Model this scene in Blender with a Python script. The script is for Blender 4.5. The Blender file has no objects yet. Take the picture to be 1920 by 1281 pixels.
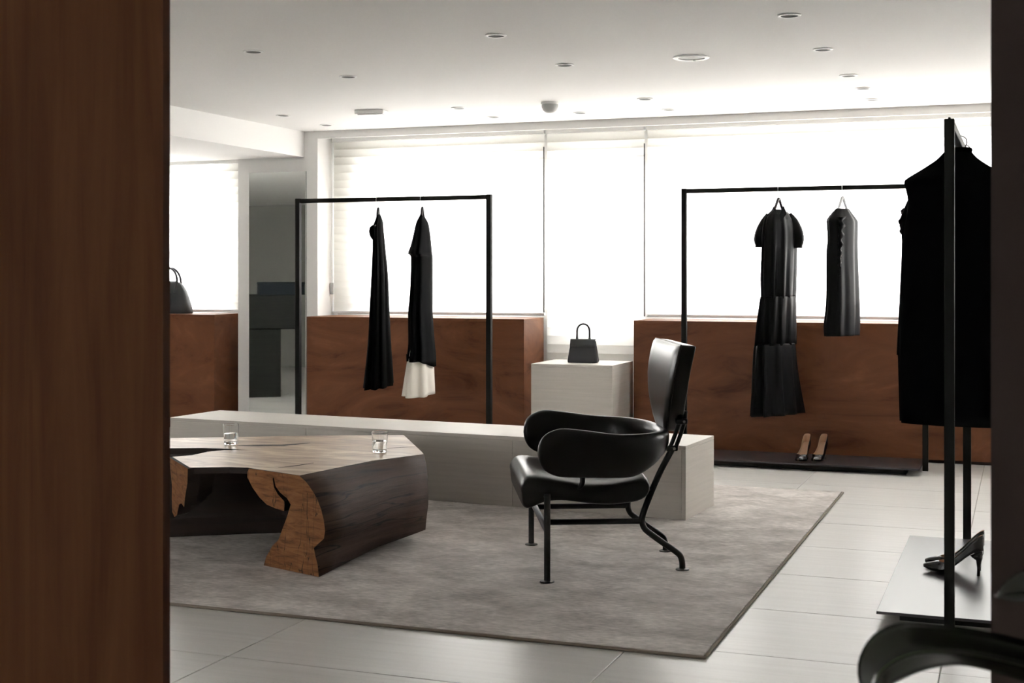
import bpy, bmesh, math, random
from mathutils import Vector, Matrix
from mathutils.geometry import tessellate_polygon

random.seed(7)
S = bpy.context.scene
C = S.collection
pi = math.pi

# ------------------------------------------------------------------ camera, sky, exposure
cam_d = bpy.data.cameras.new('camera')
cam = bpy.data.objects.new('camera', cam_d); C.objects.link(cam)
cam.location = (0, 0, 1.2)
cam.rotation_euler = (pi/2, 0, math.radians(20.63))
cam_d.sensor_width = 36.0
cam_d.lens = 2556.0/1920.0*36.0
cam_d.shift_y = -125.5/1920.0
cam_d.clip_start = 0.05
cam_d.dof.use_dof = True
cam_d.dof.focus_distance = 6.6
cam_d.dof.aperture_fstop = 8.0
S.camera = cam

w = bpy.data.worlds.new('overcast_sky'); S.world = w
w.use_nodes = True
bgn = w.node_tree.nodes['Background']
bgn.inputs['Color'].default_value = (0.985, 0.966, 1.0, 1)
bgn.inputs['Strength'].default_value = 9.6

S.view_settings.view_transform = 'Standard'
S.view_settings.look = 'None'
S.view_settings.gamma = 1.0
S.view_settings.exposure = 1.10
S.view_settings.use_curve_mapping = False

# ------------------------------------------------------------------ materials
def new_mat(name):
    m = bpy.data.materials.new(name); m.use_nodes = True
    nt = m.node_tree
    return m, nt, nt.nodes['Principled BSDF']

def plain(name, col, rough=0.5, metal=0.0, spec=0.5, coat=0.0, bump=0.0, bscale=60.0, sheen=0.0):
    m, nt, p = new_mat(name)
    p.inputs['Base Color'].default_value = (*col, 1)
    p.inputs['Roughness'].default_value = rough
    p.inputs['Metallic'].default_value = metal
    p.inputs['Specular IOR Level'].default_value = spec
    p.inputs['Coat Weight'].default_value = coat
    if sheen:
        p.inputs['Sheen Weight'].default_value = sheen
        p.inputs['Sheen Roughness'].default_value = 0.5
    if bump:
        t = nt.nodes.new('ShaderNodeTexCoord'); n = nt.nodes.new('ShaderNodeTexNoise'); b = nt.nodes.new('ShaderNodeBump')
        n.inputs['Scale'].default_value = bscale; n.inputs['Detail'].default_value = 4
        b.inputs['Strength'].default_value = bump; b.inputs['Distance'].default_value = 0.01
        nt.links.new(t.outputs['Object'], n.inputs['Vector'])
        nt.links.new(n.outputs['Fac'], b.inputs['Height']); nt.links.new(b.outputs['Normal'], p.inputs['Normal'])
    return m

def grain(name, cols, scale=(1, 1, 1), nscale=3.0, distort=0.0, detail=6.0, rough=0.5, spec=0.5, bump=0.0, stops=None, nrough=0.6, coords='Object', metal=0.0):
    """noise stretched by scale, through a colour ramp"""
    m, nt, p = new_mat(name)
    t = nt.nodes.new('ShaderNodeTexCoord'); mp = nt.nodes.new('ShaderNodeMapping')
    n = nt.nodes.new('ShaderNodeTexNoise'); r = nt.nodes.new('ShaderNodeValToRGB')
    mp.inputs['Scale'].default_value = scale
    n.inputs['Scale'].default_value = nscale; n.inputs['Detail'].default_value = detail
    n.inputs['Distortion'].default_value = distort; n.inputs['Roughness'].default_value = nrough
    if coords == 'World':
        g = nt.nodes.new('ShaderNodeNewGeometry'); nt.links.new(g.outputs['Position'], mp.inputs['Vector'])
    else:
        nt.links.new(t.outputs[coords], mp.inputs['Vector'])
    nt.links.new(mp.outputs['Vector'], n.inputs['Vector']); nt.links.new(n.outputs['Fac'], r.inputs['Fac'])
    e = r.color_ramp.elements
    k = len(cols); stops = stops or [0.3 + 0.4*i/(k-1) for i in range(k)]
    while len(e) < k: e.new(0.5)
    for i in range(k):
        e[i].position = stops[i]; e[i].color = (*cols[i], 1)
    nt.links.new(r.outputs['Color'], p.inputs['Base Color'])
    p.inputs['Roughness'].default_value = rough; p.inputs['Specular IOR Level'].default_value = spec
    p.inputs['Metallic'].default_value = metal
    if bump:
        b = nt.nodes.new('ShaderNodeBump'); b.inputs['Strength'].default_value = bump; b.inputs['Distance'].default_value = 0.01
        nt.links.new(n.outputs['Fac'], b.inputs['Height']); nt.links.new(b.outputs['Normal'], p.inputs['Normal'])
    return m

M = {}
M['ceiling'] = plain('ceiling_paint', (0.80, 0.79, 0.77), 0.8)
M['wall'] = plain('wall_paint', (0.78, 0.77, 0.75), 0.8)
M['wall_warm'] = plain('wall_warm_paint', (0.62, 0.60, 0.56), 0.8)
M['dark_wall'] = plain('dark_grey_wall', (0.26, 0.26, 0.235), 0.8)
M['grout'] = plain('grout', (0.42, 0.40, 0.37), 0.8)
M['tile'] = grain('stone_tile', [(0.54, 0.525, 0.50), (0.585, 0.57, 0.545), (0.62, 0.605, 0.58)], (0.7, 14, 1), 2.4, 0.3, 6, rough=0.36, spec=0.5, bump=0.02, coords='World')
M['bench'] = grain('ash_grey_stone', [(0.55, 0.515, 0.47), (0.585, 0.548, 0.50), (0.62, 0.58, 0.53)], (0.8, 0.8, 22), 3.0, 0.4, 6, rough=0.5, coords='World')
M['rug'] = grain('woven_rug', [(0.42, 0.388, 0.365), (0.56, 0.525, 0.50), (0.70, 0.66, 0.63)], (1.6, 2.2, 1), 2.4, 0.25, 15, rough=0.95, spec=0.1, stops=[0.37, 0.5, 0.62], nrough=0.68, bump=0.25, coords='World')
def add_threads(m):
    nt = m.node_tree; p = nt.nodes['Principled BSDF']; g = nt.nodes.new('ShaderNodeNewGeometry'); mp = nt.nodes.new('ShaderNodeMapping')
    n = nt.nodes.new('ShaderNodeTexNoise'); r = nt.nodes.new('ShaderNodeMapRange'); mx = nt.nodes.new('ShaderNodeMix')
    mx.data_type = 'RGBA'; mx.blend_type = 'MULTIPLY'; mx.inputs['Factor'].default_value = 1.0
    mp.inputs['Scale'].default_value = (28, 75, 1); n.inputs['Scale'].default_value = 1.0; n.inputs['Detail'].default_value = 3
    r.inputs['From Min'].default_value = 0.3; r.inputs['From Max'].default_value = 0.7; r.inputs['To Min'].default_value = 0.80; r.inputs['To Max'].default_value = 1.18
    nt.links.new(g.outputs['Position'], mp.inputs['Vector']); nt.links.new(mp.outputs['Vector'], n.inputs['Vector']); nt.links.new(n.outputs['Fac'], r.inputs['Value'])
    src = p.inputs['Base Color'].links[0].from_socket
    nt.links.new(src, mx.inputs['A']); nt.links.new(r.outputs[0], mx.inputs['B']); nt.links.new(mx.outputs['Result'], p.inputs['Base Color'])
add_threads(M['rug'])
M['rug_edge'] = plain('rug_binding', (0.22, 0.19, 0.16), 0.9, spec=0.1)
M['cabinet'] = grain('brown_veneer', [(0.080, 0.026, 0.011), (0.15, 0.056, 0.025), (0.178, 0.070, 0.032), (0.23, 0.096, 0.046)], (0.8, 0.8, 2.0), 1.6, 2.2, 8, rough=0.5, spec=0.2, coords='World')
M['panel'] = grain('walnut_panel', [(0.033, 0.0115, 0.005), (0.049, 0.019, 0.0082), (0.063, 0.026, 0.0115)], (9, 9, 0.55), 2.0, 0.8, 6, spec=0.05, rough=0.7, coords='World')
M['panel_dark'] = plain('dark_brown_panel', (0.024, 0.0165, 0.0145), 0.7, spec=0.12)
M['black_metal'] = plain('black_metal', (0.005, 0.005, 0.005), 0.42, spec=0.25)
M['rail_metal'] = plain('black_painted_steel', (0.005, 0.005, 0.0046), 0.55, spec=0.12)
M['plate'] = plain('dark_satin_plate', (0.030, 0.028, 0.033), 0.34, spec=0.55)
M['leather'] = plain('black_leather', (0.003, 0.003, 0.0034), 0.30, spec=0.24, bump=0.03, bscale=160)
M['bag'] = plain('charcoal_leather', (0.030, 0.033, 0.036), 0.5, bump=0.05, bscale=220)
M['bag_dark'] = plain('black_grained_leather', (0.014, 0.015, 0.018), 0.45, bump=0.05, bscale=220)
M['shoe'] = plain('black_shoe_leather', (0.010, 0.010, 0.011), 0.22, spec=0.5)
M['insole'] = plain('tan_insole', (0.48, 0.29, 0.18), 0.55)
M['cloth'] = plain('black_crepe', (0.0015, 0.0017, 0.0022), 0.9, spec=0.04)
M['cloth_blue'] = plain('black_taffeta', (0.0022, 0.0025, 0.0036), 0.45, spec=0.10)
M['cloth_white'] = plain('ivory_cloth', (0.72, 0.68, 0.61), 0.85)
M['pearl'] = plain('pearl_beads', (0.75, 0.72, 0.66), 0.25)
M['hanger_dark'] = plain('dark_grey_hanger', (0.06, 0.06, 0.06), 0.25)
M['hanger_white'] = plain('white_hanger', (0.72, 0.74, 0.76), 0.35)
M['chrome'] = plain('chrome_wire', (0.62, 0.62, 0.62), 0.25, metal=1.0)
M['white_metal'] = plain('white_trim', (0.82, 0.82, 0.80), 0.4)
M['dark_baffle'] = plain('dark_baffle', (0.10, 0.10, 0.095), 0.7)
M['grey_plastic'] = plain('grey_plastic', (0.42, 0.42, 0.41), 0.5)
M['frame_alu'] = plain('window_aluminium', (0.55, 0.55, 0.53), 0.4)
M['counter'] = grain('grey_counter', [(0.016, 0.017, 0.0155), (0.024, 0.025, 0.0228)], (0.8, 0.8, 20), 3.0, 0.4, 5, rough=0.7, spec=0.1, coords='World')
M['box_dark'] = plain('slate_box', (0.018, 0.023, 0.028), 0.7, spec=0.1)
M['top_wood'] = grain('table_top_wood', [(0.21, 0.125, 0.066), (0.37, 0.245, 0.148), (0.46, 0.325, 0.205), (0.66, 0.53, 0.38)], (1.3, 4.0, 2), 1.9, 1.6, 9, rough=0.40, spec=0.5, stops=[0.30, 0.44, 0.55, 0.68], bump=0.05, coords='World')
M['bark'] = grain('weathered_log_side', [(0.012, 0.007, 0.005), (0.056, 0.030, 0.021), (0.098, 0.058, 0.042)], (0.9, 0.9, 16), 2.3, 0.7, 9, rough=0.62, spec=0.35, stops=[0.30, 0.42, 0.70], bump=0.5, coords='World')
def add_cracks(m, scale, nscale, width):
    nt = m.node_tree; p = nt.nodes['Principled BSDF']; g = nt.nodes.new('ShaderNodeNewGeometry'); mp = nt.nodes.new('ShaderNodeMapping')
    n = nt.nodes.new('ShaderNodeTexNoise'); sub = nt.nodes.new('ShaderNodeMath'); ab = nt.nodes.new('ShaderNodeMath'); r = nt.nodes.new('ShaderNodeMapRange'); mx = nt.nodes.new('ShaderNodeMix')
    mx.data_type = 'RGBA'; mp.inputs['Scale'].default_value = scale; n.inputs['Scale'].default_value = nscale; n.inputs['Detail'].default_value = 3
    sub.operation = 'SUBTRACT'; sub.inputs[1].default_value = 0.5; ab.operation = 'ABSOLUTE'
    r.inputs['From Max'].default_value = width
    nt.links.new(g.outputs['Position'], mp.inputs['Vector']); nt.links.new(mp.outputs['Vector'], n.inputs['Vector']); nt.links.new(n.outputs['Fac'], sub.inputs[0])
    nt.links.new(sub.outputs[0], ab.inputs[0]); nt.links.new(ab.outputs[0], r.inputs['Value']); nt.links.new(r.outputs[0], mx.inputs['Factor'])
    src = p.inputs['Base Color'].links[0].from_socket
    mx.inputs['A'].default_value = (0.006, 0.004, 0.003, 1); nt.links.new(src, mx.inputs['B']); nt.links.new(mx.outputs['Result'], p.inputs['Base Color'])
add_cracks(M['bark'], (0.5, 0.5, 7), 2.2, 0.016)
M['inner_wood'] = grain('dark_hollow_wood', [(0.007, 0.0035, 0.0025), (0.02, 0.009, 0.006)], (1, 1, 8), 2.0, 1.0, 6, rough=0.8, bump=0.3, coords='World')
M['end_grain'] = grain('sawn_end_grain', [(0.060, 0.022, 0.009), (0.21, 0.088, 0.034), (0.32, 0.155, 0.066)], (4, 4, 26), 2.0, 0.8, 9, rough=0.72, spec=0.3, stops=[0.28, 0.46, 0.74], bump=0.35, nrough=0.65, coords='World')
add_cracks(M['end_grain'], (9, 9, 1.6), 1.5, 0.006)
M['leaf'] = plain('glossy_dark_leaf', (0.0035, 0.0060, 0.0028), 0.26, spec=0.6)
M['stem'] = plain('plant_stem', (0.06, 0.09, 0.03), 0.5)
M['pot'] = plain('charcoal_pot', (0.05, 0.05, 0.05), 0.6)
M['soil'] = plain('potting_soil', (0.03, 0.02, 0.015), 0.95, bump=0.5, bscale=90)

def mirror_mat():
    m, nt, p = new_mat('grey_mirror_glass')
    p.inputs['Base Color'].default_value = (0.70, 0.72, 0.70, 1)
    p.inputs['Metallic'].default_value = 1.0; p.inputs['Roughness'].default_value = 0.015
    return m
M['mirror'] = mirror_mat()

def glass_mat(name, ior):
    m, nt, p = new_mat(name)
    p.inputs['Base Color'].default_value = (0.97, 0.98, 0.98, 1)
    p.inputs['Transmission Weight'].default_value = 1.0
    p.inputs['Roughness'].default_value = 0.0; p.inputs['IOR'].default_value = ior
    return m
M['glass'] = glass_mat('tumbler_glass', 1.46)
M['water'] = glass_mat('water', 1.33)

def pane_mat():
    m = bpy.data.materials.new('window_glass'); m.use_nodes = True
    nt = m.node_tree; nt.nodes.clear()
    o = nt.nodes.new('ShaderNodeOutputMaterial'); mx = nt.nodes.new('ShaderNodeMixShader'); t = nt.nodes.new('ShaderNodeBsdfTransparent'); g = nt.nodes.new('ShaderNodeBsdfGlossy')
    t.inputs['Color'].default_value = (0.97, 0.98, 0.98, 1); g.inputs['Roughness'].default_value = 0.02; mx.inputs[0].default_value = 0.05
    nt.links.new(t.outputs[0], mx.inputs[1]); nt.links.new(g.outputs[0], mx.inputs[2]); nt.links.new(mx.outputs[0], o.inputs[0])
    return m
M['pane'] = pane_mat()
def blind_mat():
    m = bpy.data.materials.new('sheer_blind_fabric'); m.use_nodes = True
    nt = m.node_tree; nt.nodes.clear()
    o = nt.nodes.new('ShaderNodeOutputMaterial'); mx = nt.nodes.new('ShaderNodeMixShader')
    d = nt.nodes.new('ShaderNodeBsdfDiffuse'); t = nt.nodes.new('ShaderNodeBsdfTranslucent')
    d.inputs['Color'].default_value = (0.80, 0.785, 0.735, 1); t.inputs['Color'].default_value = (0.90, 0.885, 0.825, 1)
    mx.inputs[0].default_value = 0.6
    nt.links.new(d.outputs[0], mx.inputs[1]); nt.links.new(t.outputs[0], mx.inputs[2]); nt.links.new(mx.outputs[0], o.inputs[0])
    return m
M['blind'] = blind_mat()

# ------------------------------------------------------------------ mesh helpers
def link(name, me, parent=None, loc=None):
    o = bpy.data.objects.new(name, me); C.objects.link(o)
    if parent is not None: o.parent = parent
    if loc is not None: o.location = loc
    return o

def tag(o, label=None, cat=None, group=None, kind=None):
    if label: o['label'] = label
    if cat: o['category'] = cat
    if group: o['group'] = group
    if kind: o['kind'] = kind
    return o

def thing(name, label, cat, loc=(0, 0, 0), rz=0.0, group=None):
    o = bpy.data.objects.new(name, None); C.objects.link(o)
    o.empty_display_size = 0.1
    o.location = loc; o.rotation_euler = (0, 0, rz)
    return tag(o, label, cat, group)

def mesh(name, verts, faces, mats, parent=None, smooth=False, fmats=None, recalc=True):
    me = bpy.data.meshes.new(name)
    me.from_pydata([tuple(v) for v in verts], [], faces)
    for m in (mats if isinstance(mats, (list, tuple)) else [mats]): me.materials.append(m)
    if fmats:
        for p, k in zip(me.polygons, fmats): p.material_index = k
    if recalc:
        b = bmesh.new(); b.from_mesh(me); bmesh.ops.recalc_face_normals(b, faces=b.faces); b.to_mesh(me); b.free()
    if smooth:
        for p in me.polygons: p.use_smooth = True
    me.update()
    return link(name, me, parent)

def from_bm(name, b, mats, parent=None, smooth=False, auto=None):
    me = bpy.data.meshes.new(name); b.to_mesh(me); b.free()
    for m in (mats if isinstance(mats, (list, tuple)) else [mats]): me.materials.append(m)
    for p in me.polygons: p.use_smooth = smooth
    if auto is not None:
        me.set_sharp_from_angle(angle=math.radians(auto))
    return link(name, me, parent)

def box_bm(x0, x1, y0, y1, z0, z1, bevel=0.0, seg=1):
    b = bmesh.new()
    bmesh.ops.create_cube(b, size=1.0, matrix=Matrix.Translation(((x0+x1)/2, (y0+y1)/2, (z0+z1)/2)) @ Matrix.Diagonal((x1-x0, y1-y0, z1-z0, 1)))
    if bevel: bmesh.ops.bevel(b, geom=b.edges[:], offset=bevel, segments=seg, profile=0.5, affect='EDGES')
    return b

def box(name, x0, x1, y0, y1, z0, z1, mat, parent=None, bevel=0.0, seg=1):
    return from_bm(name, box_bm(x0, x1, y0, y1, z0, z1, bevel, seg), mat, parent)

def struct(name, x0, x1, y0, y1, z0, z1, mat, bevel=0.0):
    return tag(box(name, x0, x1, y0, y1, z0, z1, mat, None, bevel), kind='structure')

def catmull(pts, n=8):
    P = [Vector(p) for p in pts]; out = []
    for i in range(len(P)-1):
        p0 = P[max(i-1, 0)]; p1 = P[i]; p2 = P[i+1]; p3 = P[min(i+2, len(P)-1)]
        for k in range(n):
            t = k/n
            out.append(0.5*((2*p1)+(-p0+p2)*t+(2*p0-5*p1+4*p2-p3)*t*t+(-p0+3*p1-3*p2+p3)*t**3))
    out.append(P[-1]); return out

def tube(name, pts, r, mat, parent=None, n=12, smooth=True, radii=None):
    P = [Vector(p) for p in pts]; V = []; Fc = []
    up = Vector((0, 0, 1)); prev = None
    for i, p in enumerate(P):
        t = (P[min(i+1, len(P)-1)]-P[max(i-1, 0)]).normalized()
        if prev is None:
            a = t.cross(up)
            if a.length < 0.05: a = t.cross(Vector((1, 0, 0)))
            a.normalize()
        else:
            a = (prev-t*prev.dot(t)).normalized()
        prev = a; b = t.cross(a); rr = radii[i] if radii else r
        for k in range(n):
            q = 2*pi*k/n; V.append(p+a*math.cos(q)*rr+b*math.sin(q)*rr)
    for i in range(len(P)-1):
        for k in range(n):
            k2 = (k+1) % n; Fc.append((i*n+k, i*n+k2, (i+1)*n+k2, (i+1)*n+k))
    Fc.append(tuple(range(n))[::-1]); Fc.append(tuple((len(P)-1)*n+k for k in range(n)))
    o = mesh(name, V, Fc, mat, parent, smooth)
    o.data.set_sharp_from_angle(angle=math.radians(50))
    return o

def loft(name, rings, mat, parent=None, smooth=True, cap=True, closed=True, fmats=None, sharp=None):
    n = len(rings[0]); V = [v for r in rings for v in r]; Fc = []
    for i in range(len(rings)-1):
        for k in range(n if closed else n-1):
            k2 = (k+1) % n; Fc.append((i*n+k, i*n+k2, (i+1)*n+k2, (i+1)*n+k))
    if cap and closed:
        Fc.append(tuple(range(n))[::-1]); Fc.append(tuple((len(rings)-1)*n+k for k in range(n)))
    o = mesh(name, V, Fc, mat, parent, smooth, fmats)
    if sharp: o.data.set_sharp_from_angle(angle=math.radians(sharp))
    return o

def lathe(name, prof, mat, parent=None, n=32, loc=None, smooth=True, sharp=35):
    rings = [[Vector((r*math.cos(2*pi*k/n), r*math.sin(2*pi*k/n), z)) for k in range(n)] for r, z in prof]
    o = loft(name, rings, mat, parent, smooth, cap=False)
    b = bmesh.new(); b.from_mesh(o.data)
    bmesh.ops.remove_doubles(b, verts=b.verts, dist=1e-6); bmesh.ops.dissolve_degenerate(b, edges=b.edges, dist=1e-7)
    bmesh.ops.recalc_face_normals(b, faces=b.faces)
    if sum(f.calc_area()*f.normal.dot(f.calc_center_median()) for f in b.faces) < 0: bmesh.ops.reverse_faces(b, faces=b.faces)
    b.to_mesh(o.data); b.free()
    for p in o.data.polygons: p.use_smooth = smooth
    if sharp: o.data.set_sharp_from_angle(angle=math.radians(sharp))
    if loc: o.location = loc
    return o

def prism(name, poly, z0, z1, mats, parent=None, bevel=0.0, side_mat=0):
    """plan polygon (possibly concave) raised from z0 to z1"""
    n = len(poly)
    tris = tessellate_polygon([[Vector((p[0], p[1], 0)) for p in poly]])
    V = [(p[0], p[1], z1) for p in poly]+[(p[0], p[1], z0) for p in poly]
    Fc = [tuple(t) for t in tris]+[tuple(n+i for i in t[::-1]) for t in tris]
    fm = [0]*len(tris)+[side_mat]*len(tris)
    for i in range(n):
        j = (i+1) % n; Fc.append((i, j, n+j, n+i)); fm.append(side_mat)
    return mesh(name, V, Fc, mats, parent, False, fm)

# ------------------------------------------------------------------ the room
XL, XR, YF, YW, ZC = -10.5, 3.6, -3.0, 9.27, 2.30
fl = struct('floor', XL, XR, YF, YW+0.5, -0.06, -0.004, M['grout'])
cols = [XL, -9.25, -8.1, -6.95, -5.8, -4.65, -3.498, -2.346, -1.195, -0.24, 0.91, 2.06, 3.21, XR]
rows = []
y = 3.693
while y > YF: y -= 0.6
while y < YW+0.5: rows.append(y); y += 0.6
tile_cache = {}
def tile_mesh(wd, dp):
    k = (round(wd, 3), round(dp, 3))
    if k not in tile_cache:
        b = box_bm(-wd/2, wd/2, -dp/2, dp/2, -0.010, 0.0, 0.0012)
        me = bpy.data.meshes.new('floor_tile'); b.to_mesh(me); b.free(); me.materials.append(M['tile']); tile_cache[k] = me
    return tile_cache[k]
for i in range(len(cols)-1):
    for j, ry in enumerate(rows):
        y0 = max(ry, YF); y1 = min(ry+0.6, YW+0.5)
        if y1-y0 < 0.05: continue
        x0, x1 = cols[i], cols[i+1]; g = 0.0035
        link('floor_tile', tile_mesh(x1-x0-g, y1-y0-g), fl, ((x0+x1)/2, (y0+y1)/2, random.uniform(-0.0004, 0)))

struct('ceiling', XL, XR, YF, YW+0.6, ZC, ZC+0.1, M['ceiling'])
struct('wall_left', XL-0.1, XL, YF, YW+0.6, 0, ZC, M['wall'])
struct('wall_right', XR, XR+0.1, YF, YW+0.6, 0, ZC, M['wall'])
for nm, a in [('wall_behind_sill', (XL, XR, 0, 0.8)), ('wall_behind_head', (XL, XR, 2.1, ZC)), ('wall_behind_left', (XL, -7.4, 0.8, 2.1)), ('wall_behind_right', (-1.6, XR, 0.8, 2.1))]:  # opening left in this unseen wall is added for fill light
    struct(nm, a[0], a[1], YF-0.1, YF, a[2], a[3], M['wall'])
struct('wall_partition', -10.5, -7.2, 2.78, 2.90, 0, ZC, M['dark_wall'])
struct('trim_1', XL, -5.2, YF, YW, 2.105, ZC, M['ceiling'])                # dropped beam along the left of the ceiling
# column with the mirror, and the pelmet over the blinds
struct('wall_column', -5.79, -5.085, YW, YW+0.48, 0, ZC, M['wall'])
struct('trim_2', -5.085, XR, YW, YW+0.03, 2.245, ZC, M['wall'])            # pelmet over the long run of blinds
# outer wall with window openings, behind the blinds
YO = 9.60
wins = [(-9.6, -6.08, 0.90, 1.98), (-4.82, -3.42, 0.90, 2.04), (-3.22, -2.64, 0.80, 2.04), (-2.46, 3.3, 0.90, 2.05)]
def outer_wall():
    xs = [XL]+[v for a in wins for v in a[:2]]+[XR]
    parts = [(xs[2*i], xs[2*i+1], 0, ZC) for i in range(5)]
    for a, b_, z0, z1 in wins: parts += [(a, b_, 0, z0), (a, b_, z1, ZC)]
    bm = bmesh.new()
    for x0, x1, z0, z1 in parts:
        bmesh.ops.create_cube(bm, size=1.0, matrix=Matrix.Translation(((x0+x1)/2, YO+0.1, (z0+z1)/2)) @ Matrix.Diagonal((x1-x0, 0.2, z1-z0, 1)))
    return tag(from_bm('wall_window', bm, M['wall']), kind='structure')
outer_wall()
for i, (a, b_, z0, z1) in enumerate(wins):
    wf = bmesh.new()
    for x0, x1, q0, q1 in [(a, a+0.05, z0, z1), (b_-0.05, b_, z0, z1), (a+0.05, b_-0.05, z0, z0+0.05), (a+0.05, b_-0.05, z1-0.05, z1)]:
        bmesh.ops.create_cube(wf, size=1.0, matrix=Matrix.Translation(((x0+x1)/2, YO+0.12, (q0+q1)/2)) @ Matrix.Diagonal((x1-x0, 0.06, q1-q0, 1)))
    wo = tag(from_bm('window_%d' % (i+1), wf, M['frame_alu']), kind='structure')
    box('pane', a+0.05, b_-0.05, YO+0.117, YO+0.123, z0+0.05, z1-0.05, M['pane'], wo)

wo = struct('window_5', -7.4, -1.6, YF-0.06, YF-0.02, 0.8, 0.85, M['frame_alu'])  # added unseen window behind the camera, gives soft fill on front faces
box('pane', -7.4, -1.6, YF-0.045, YF-0.039, 0.85, 2.1, M['pane'], wo)
# partitions either side of the opening we look through
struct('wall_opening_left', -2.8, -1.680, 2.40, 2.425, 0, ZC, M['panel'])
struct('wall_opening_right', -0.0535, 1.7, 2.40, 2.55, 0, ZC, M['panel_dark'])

# ------------------------------------------------------------------ blinds
def blind(label, x0, x1, ztop, zbot, yb=9.52, cord=None, rz=0.0, loc=None):
    t = thing('window_blind', label, 'blind', loc or ((x0+x1)/2, yb, zbot), rz, group='sheer blinds along the window wall')
    hw = (x1-x0)/2; H = ztop-zbot
    box('head_rail', -hw, hw, -0.035, 0.035, H-0.002, H+0.045, M['white_metal'], t, 0.004)
    box('bottom_rail', -hw, hw, -0.014, 0.014, 0.0, 0.022, M['white_metal'], t, 0.004)
    pitch = 0.0625; n = int(math.ceil((H-0.02)/pitch)); pitch = (H-0.02)/n
    V = []; Fc = []; K = 6
    for k in range(K+1):
        u = k/K; yy = -0.0035*math.sin(pi*u)-0.002*(u); zz = pitch*1.05*(1-u)
        V += [(-hw+0.004, yy, zz), (hw-0.004, yy, zz)]
        if k: Fc.append((2*k-2, 2*k-1, 2*k+1, 2*k))
    me = bpy.data.meshes.new('slat'); me.from_pydata(V, [], Fc); me.materials.append(M['blind'])
    for p in me.polygons: p.use_smooth = True
    for k in range(n):
        link('slat', me, t, (0, 0, 0.018+k*pitch))
    if cord:
        tube('pull_cord', [(cord, -0.05, H-0.01), (cord, -0.05, 0.24)], 0.0025, M['white_metal'], t, 6)
        box('cord_weight', cord-0.012, cord+0.012, -0.060, -0.040, 0.15, 0.24, M['grey_plastic'], t, 0.003)
    return t
blind('sheer slatted blind behind the left rack of black dresses', -5.08, -3.322, 2.24, 0.895, cord=-0.868)
blind('narrow long sheer blind behind the small black handbag', -3.308, -2.560, 2.24, 0.42)
blind('wide sheer blind behind the right wall-side clothes rack', -2.545, 3.4, 2.24, 0.895)
blind('sheer blind at far left behind the dome-shaped handbag', -9.9, -5.80, 2.10, 0.895)
blind('sheer blind over the added fill-light window behind the viewpoint', -7.45, -1.55, 2.1, 0.78, yb=YF+0.06)  # added with the fill window, weakens its light
# thin dark pull wands at the gaps between blinds
for x, z0, z1, lab in [(-3.315, 0.92, 2.14, 'thin dark blind wand right of the left rack'), (-2.552, 0.90, 2.14, 'thin dark blind wand above the right wood cabinet edge')]:
    wd = tube('blind_wand', [(x, 9.47, z1), (x, 9.47, (z0+z1)/2), (x, 9.47, z0)], 0.005, M['dark_baffle'], None, 8)
    tag(wd, lab, 'blind wand', 'blind wands')

# ------------------------------------------------------------------ wood cabinets under the windows
def cabinet(label, x0, x1, y0=9.05, y1=9.47, z=0.885):
    t = thing('wood_cabinet', label, 'cabinet', ((x0+x1)/2, y0, 0), group='wood cabinets under the windows')
    hw = (x1-x0)/2; d = y1-y0
    box('plinth', -hw+0.03, hw-0.03, 0.03, d, 0.0, 0.03, M['panel_dark'], t)
    box('front_panel', -hw, hw, 0.0, 0.022, 0.022, z-0.020, M['cabinet'], t, 0.0015)
    box('side_panel', -hw, -hw+0.022, 0.022, d, 0.022, z-0.020, M['cabinet'], t, 0.0015)
    box('side_panel', hw-0.022, hw, 0.022, d, 0.022, z-0.020, M['cabinet'], t, 0.0015)
    box('worktop', -hw, hw, 0.0, d, z-0.020, z, M['cabinet'], t, 0.0015)
    return t
cabinet('brown veneer cabinet behind the left rack of dresses', -5.057, -3.316)
cabinet('long brown veneer cabinet behind the shirt dress and beige-lined pumps', -2.515, 3.2)
cabinet('brown veneer cabinet at far left carrying the dome-shaped handbag', -9.5, -5.865, z=0.89)

# ------------------------------------------------------------------ mirror on the column and what it reflects
t = thing('wall_mirror', 'tall grey mirror on the white column reflecting a dark counter', 'mirror', (-5.43, YW, 0.03))
box('mirror_glass', -0.249, 0.249, -0.020, -0.006, 0.0, 1.965, M['mirror'], t)
box('backing', -0.251, 0.251, -0.006, 0.0, -0.002, 1.967, M['grey_plastic'], t)

ct = thing('cash_counter', 'dark grey stacked-block counter seen in the mirror', 'counter', (-7.10, 6.98, 0), math.radians(-36))
box('pedestal', -0.55, 0.33, -0.55, 0.0, 0.0, 0.665, M['counter'], ct, 0.003)
box('counter_block', -0.80, 0.52, -0.62, 0.04, 0.665, 1.0, M['counter'], ct, 0.012, 2)
bx = thing('storage_box', 'slate blue box on the dark counter seen in the mirror', 'box', (-6.93, 6.62, 1.0), math.radians(-36))
box('tray', -0.22, 0.22, -0.14, 0.14, 0, 0.10, M['box_dark'], bx, 0.004)
box('lid', -0.223, 0.223, -0.143, 0.143, 0.10, 0.125, M['box_dark'], bx, 0.004)

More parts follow.
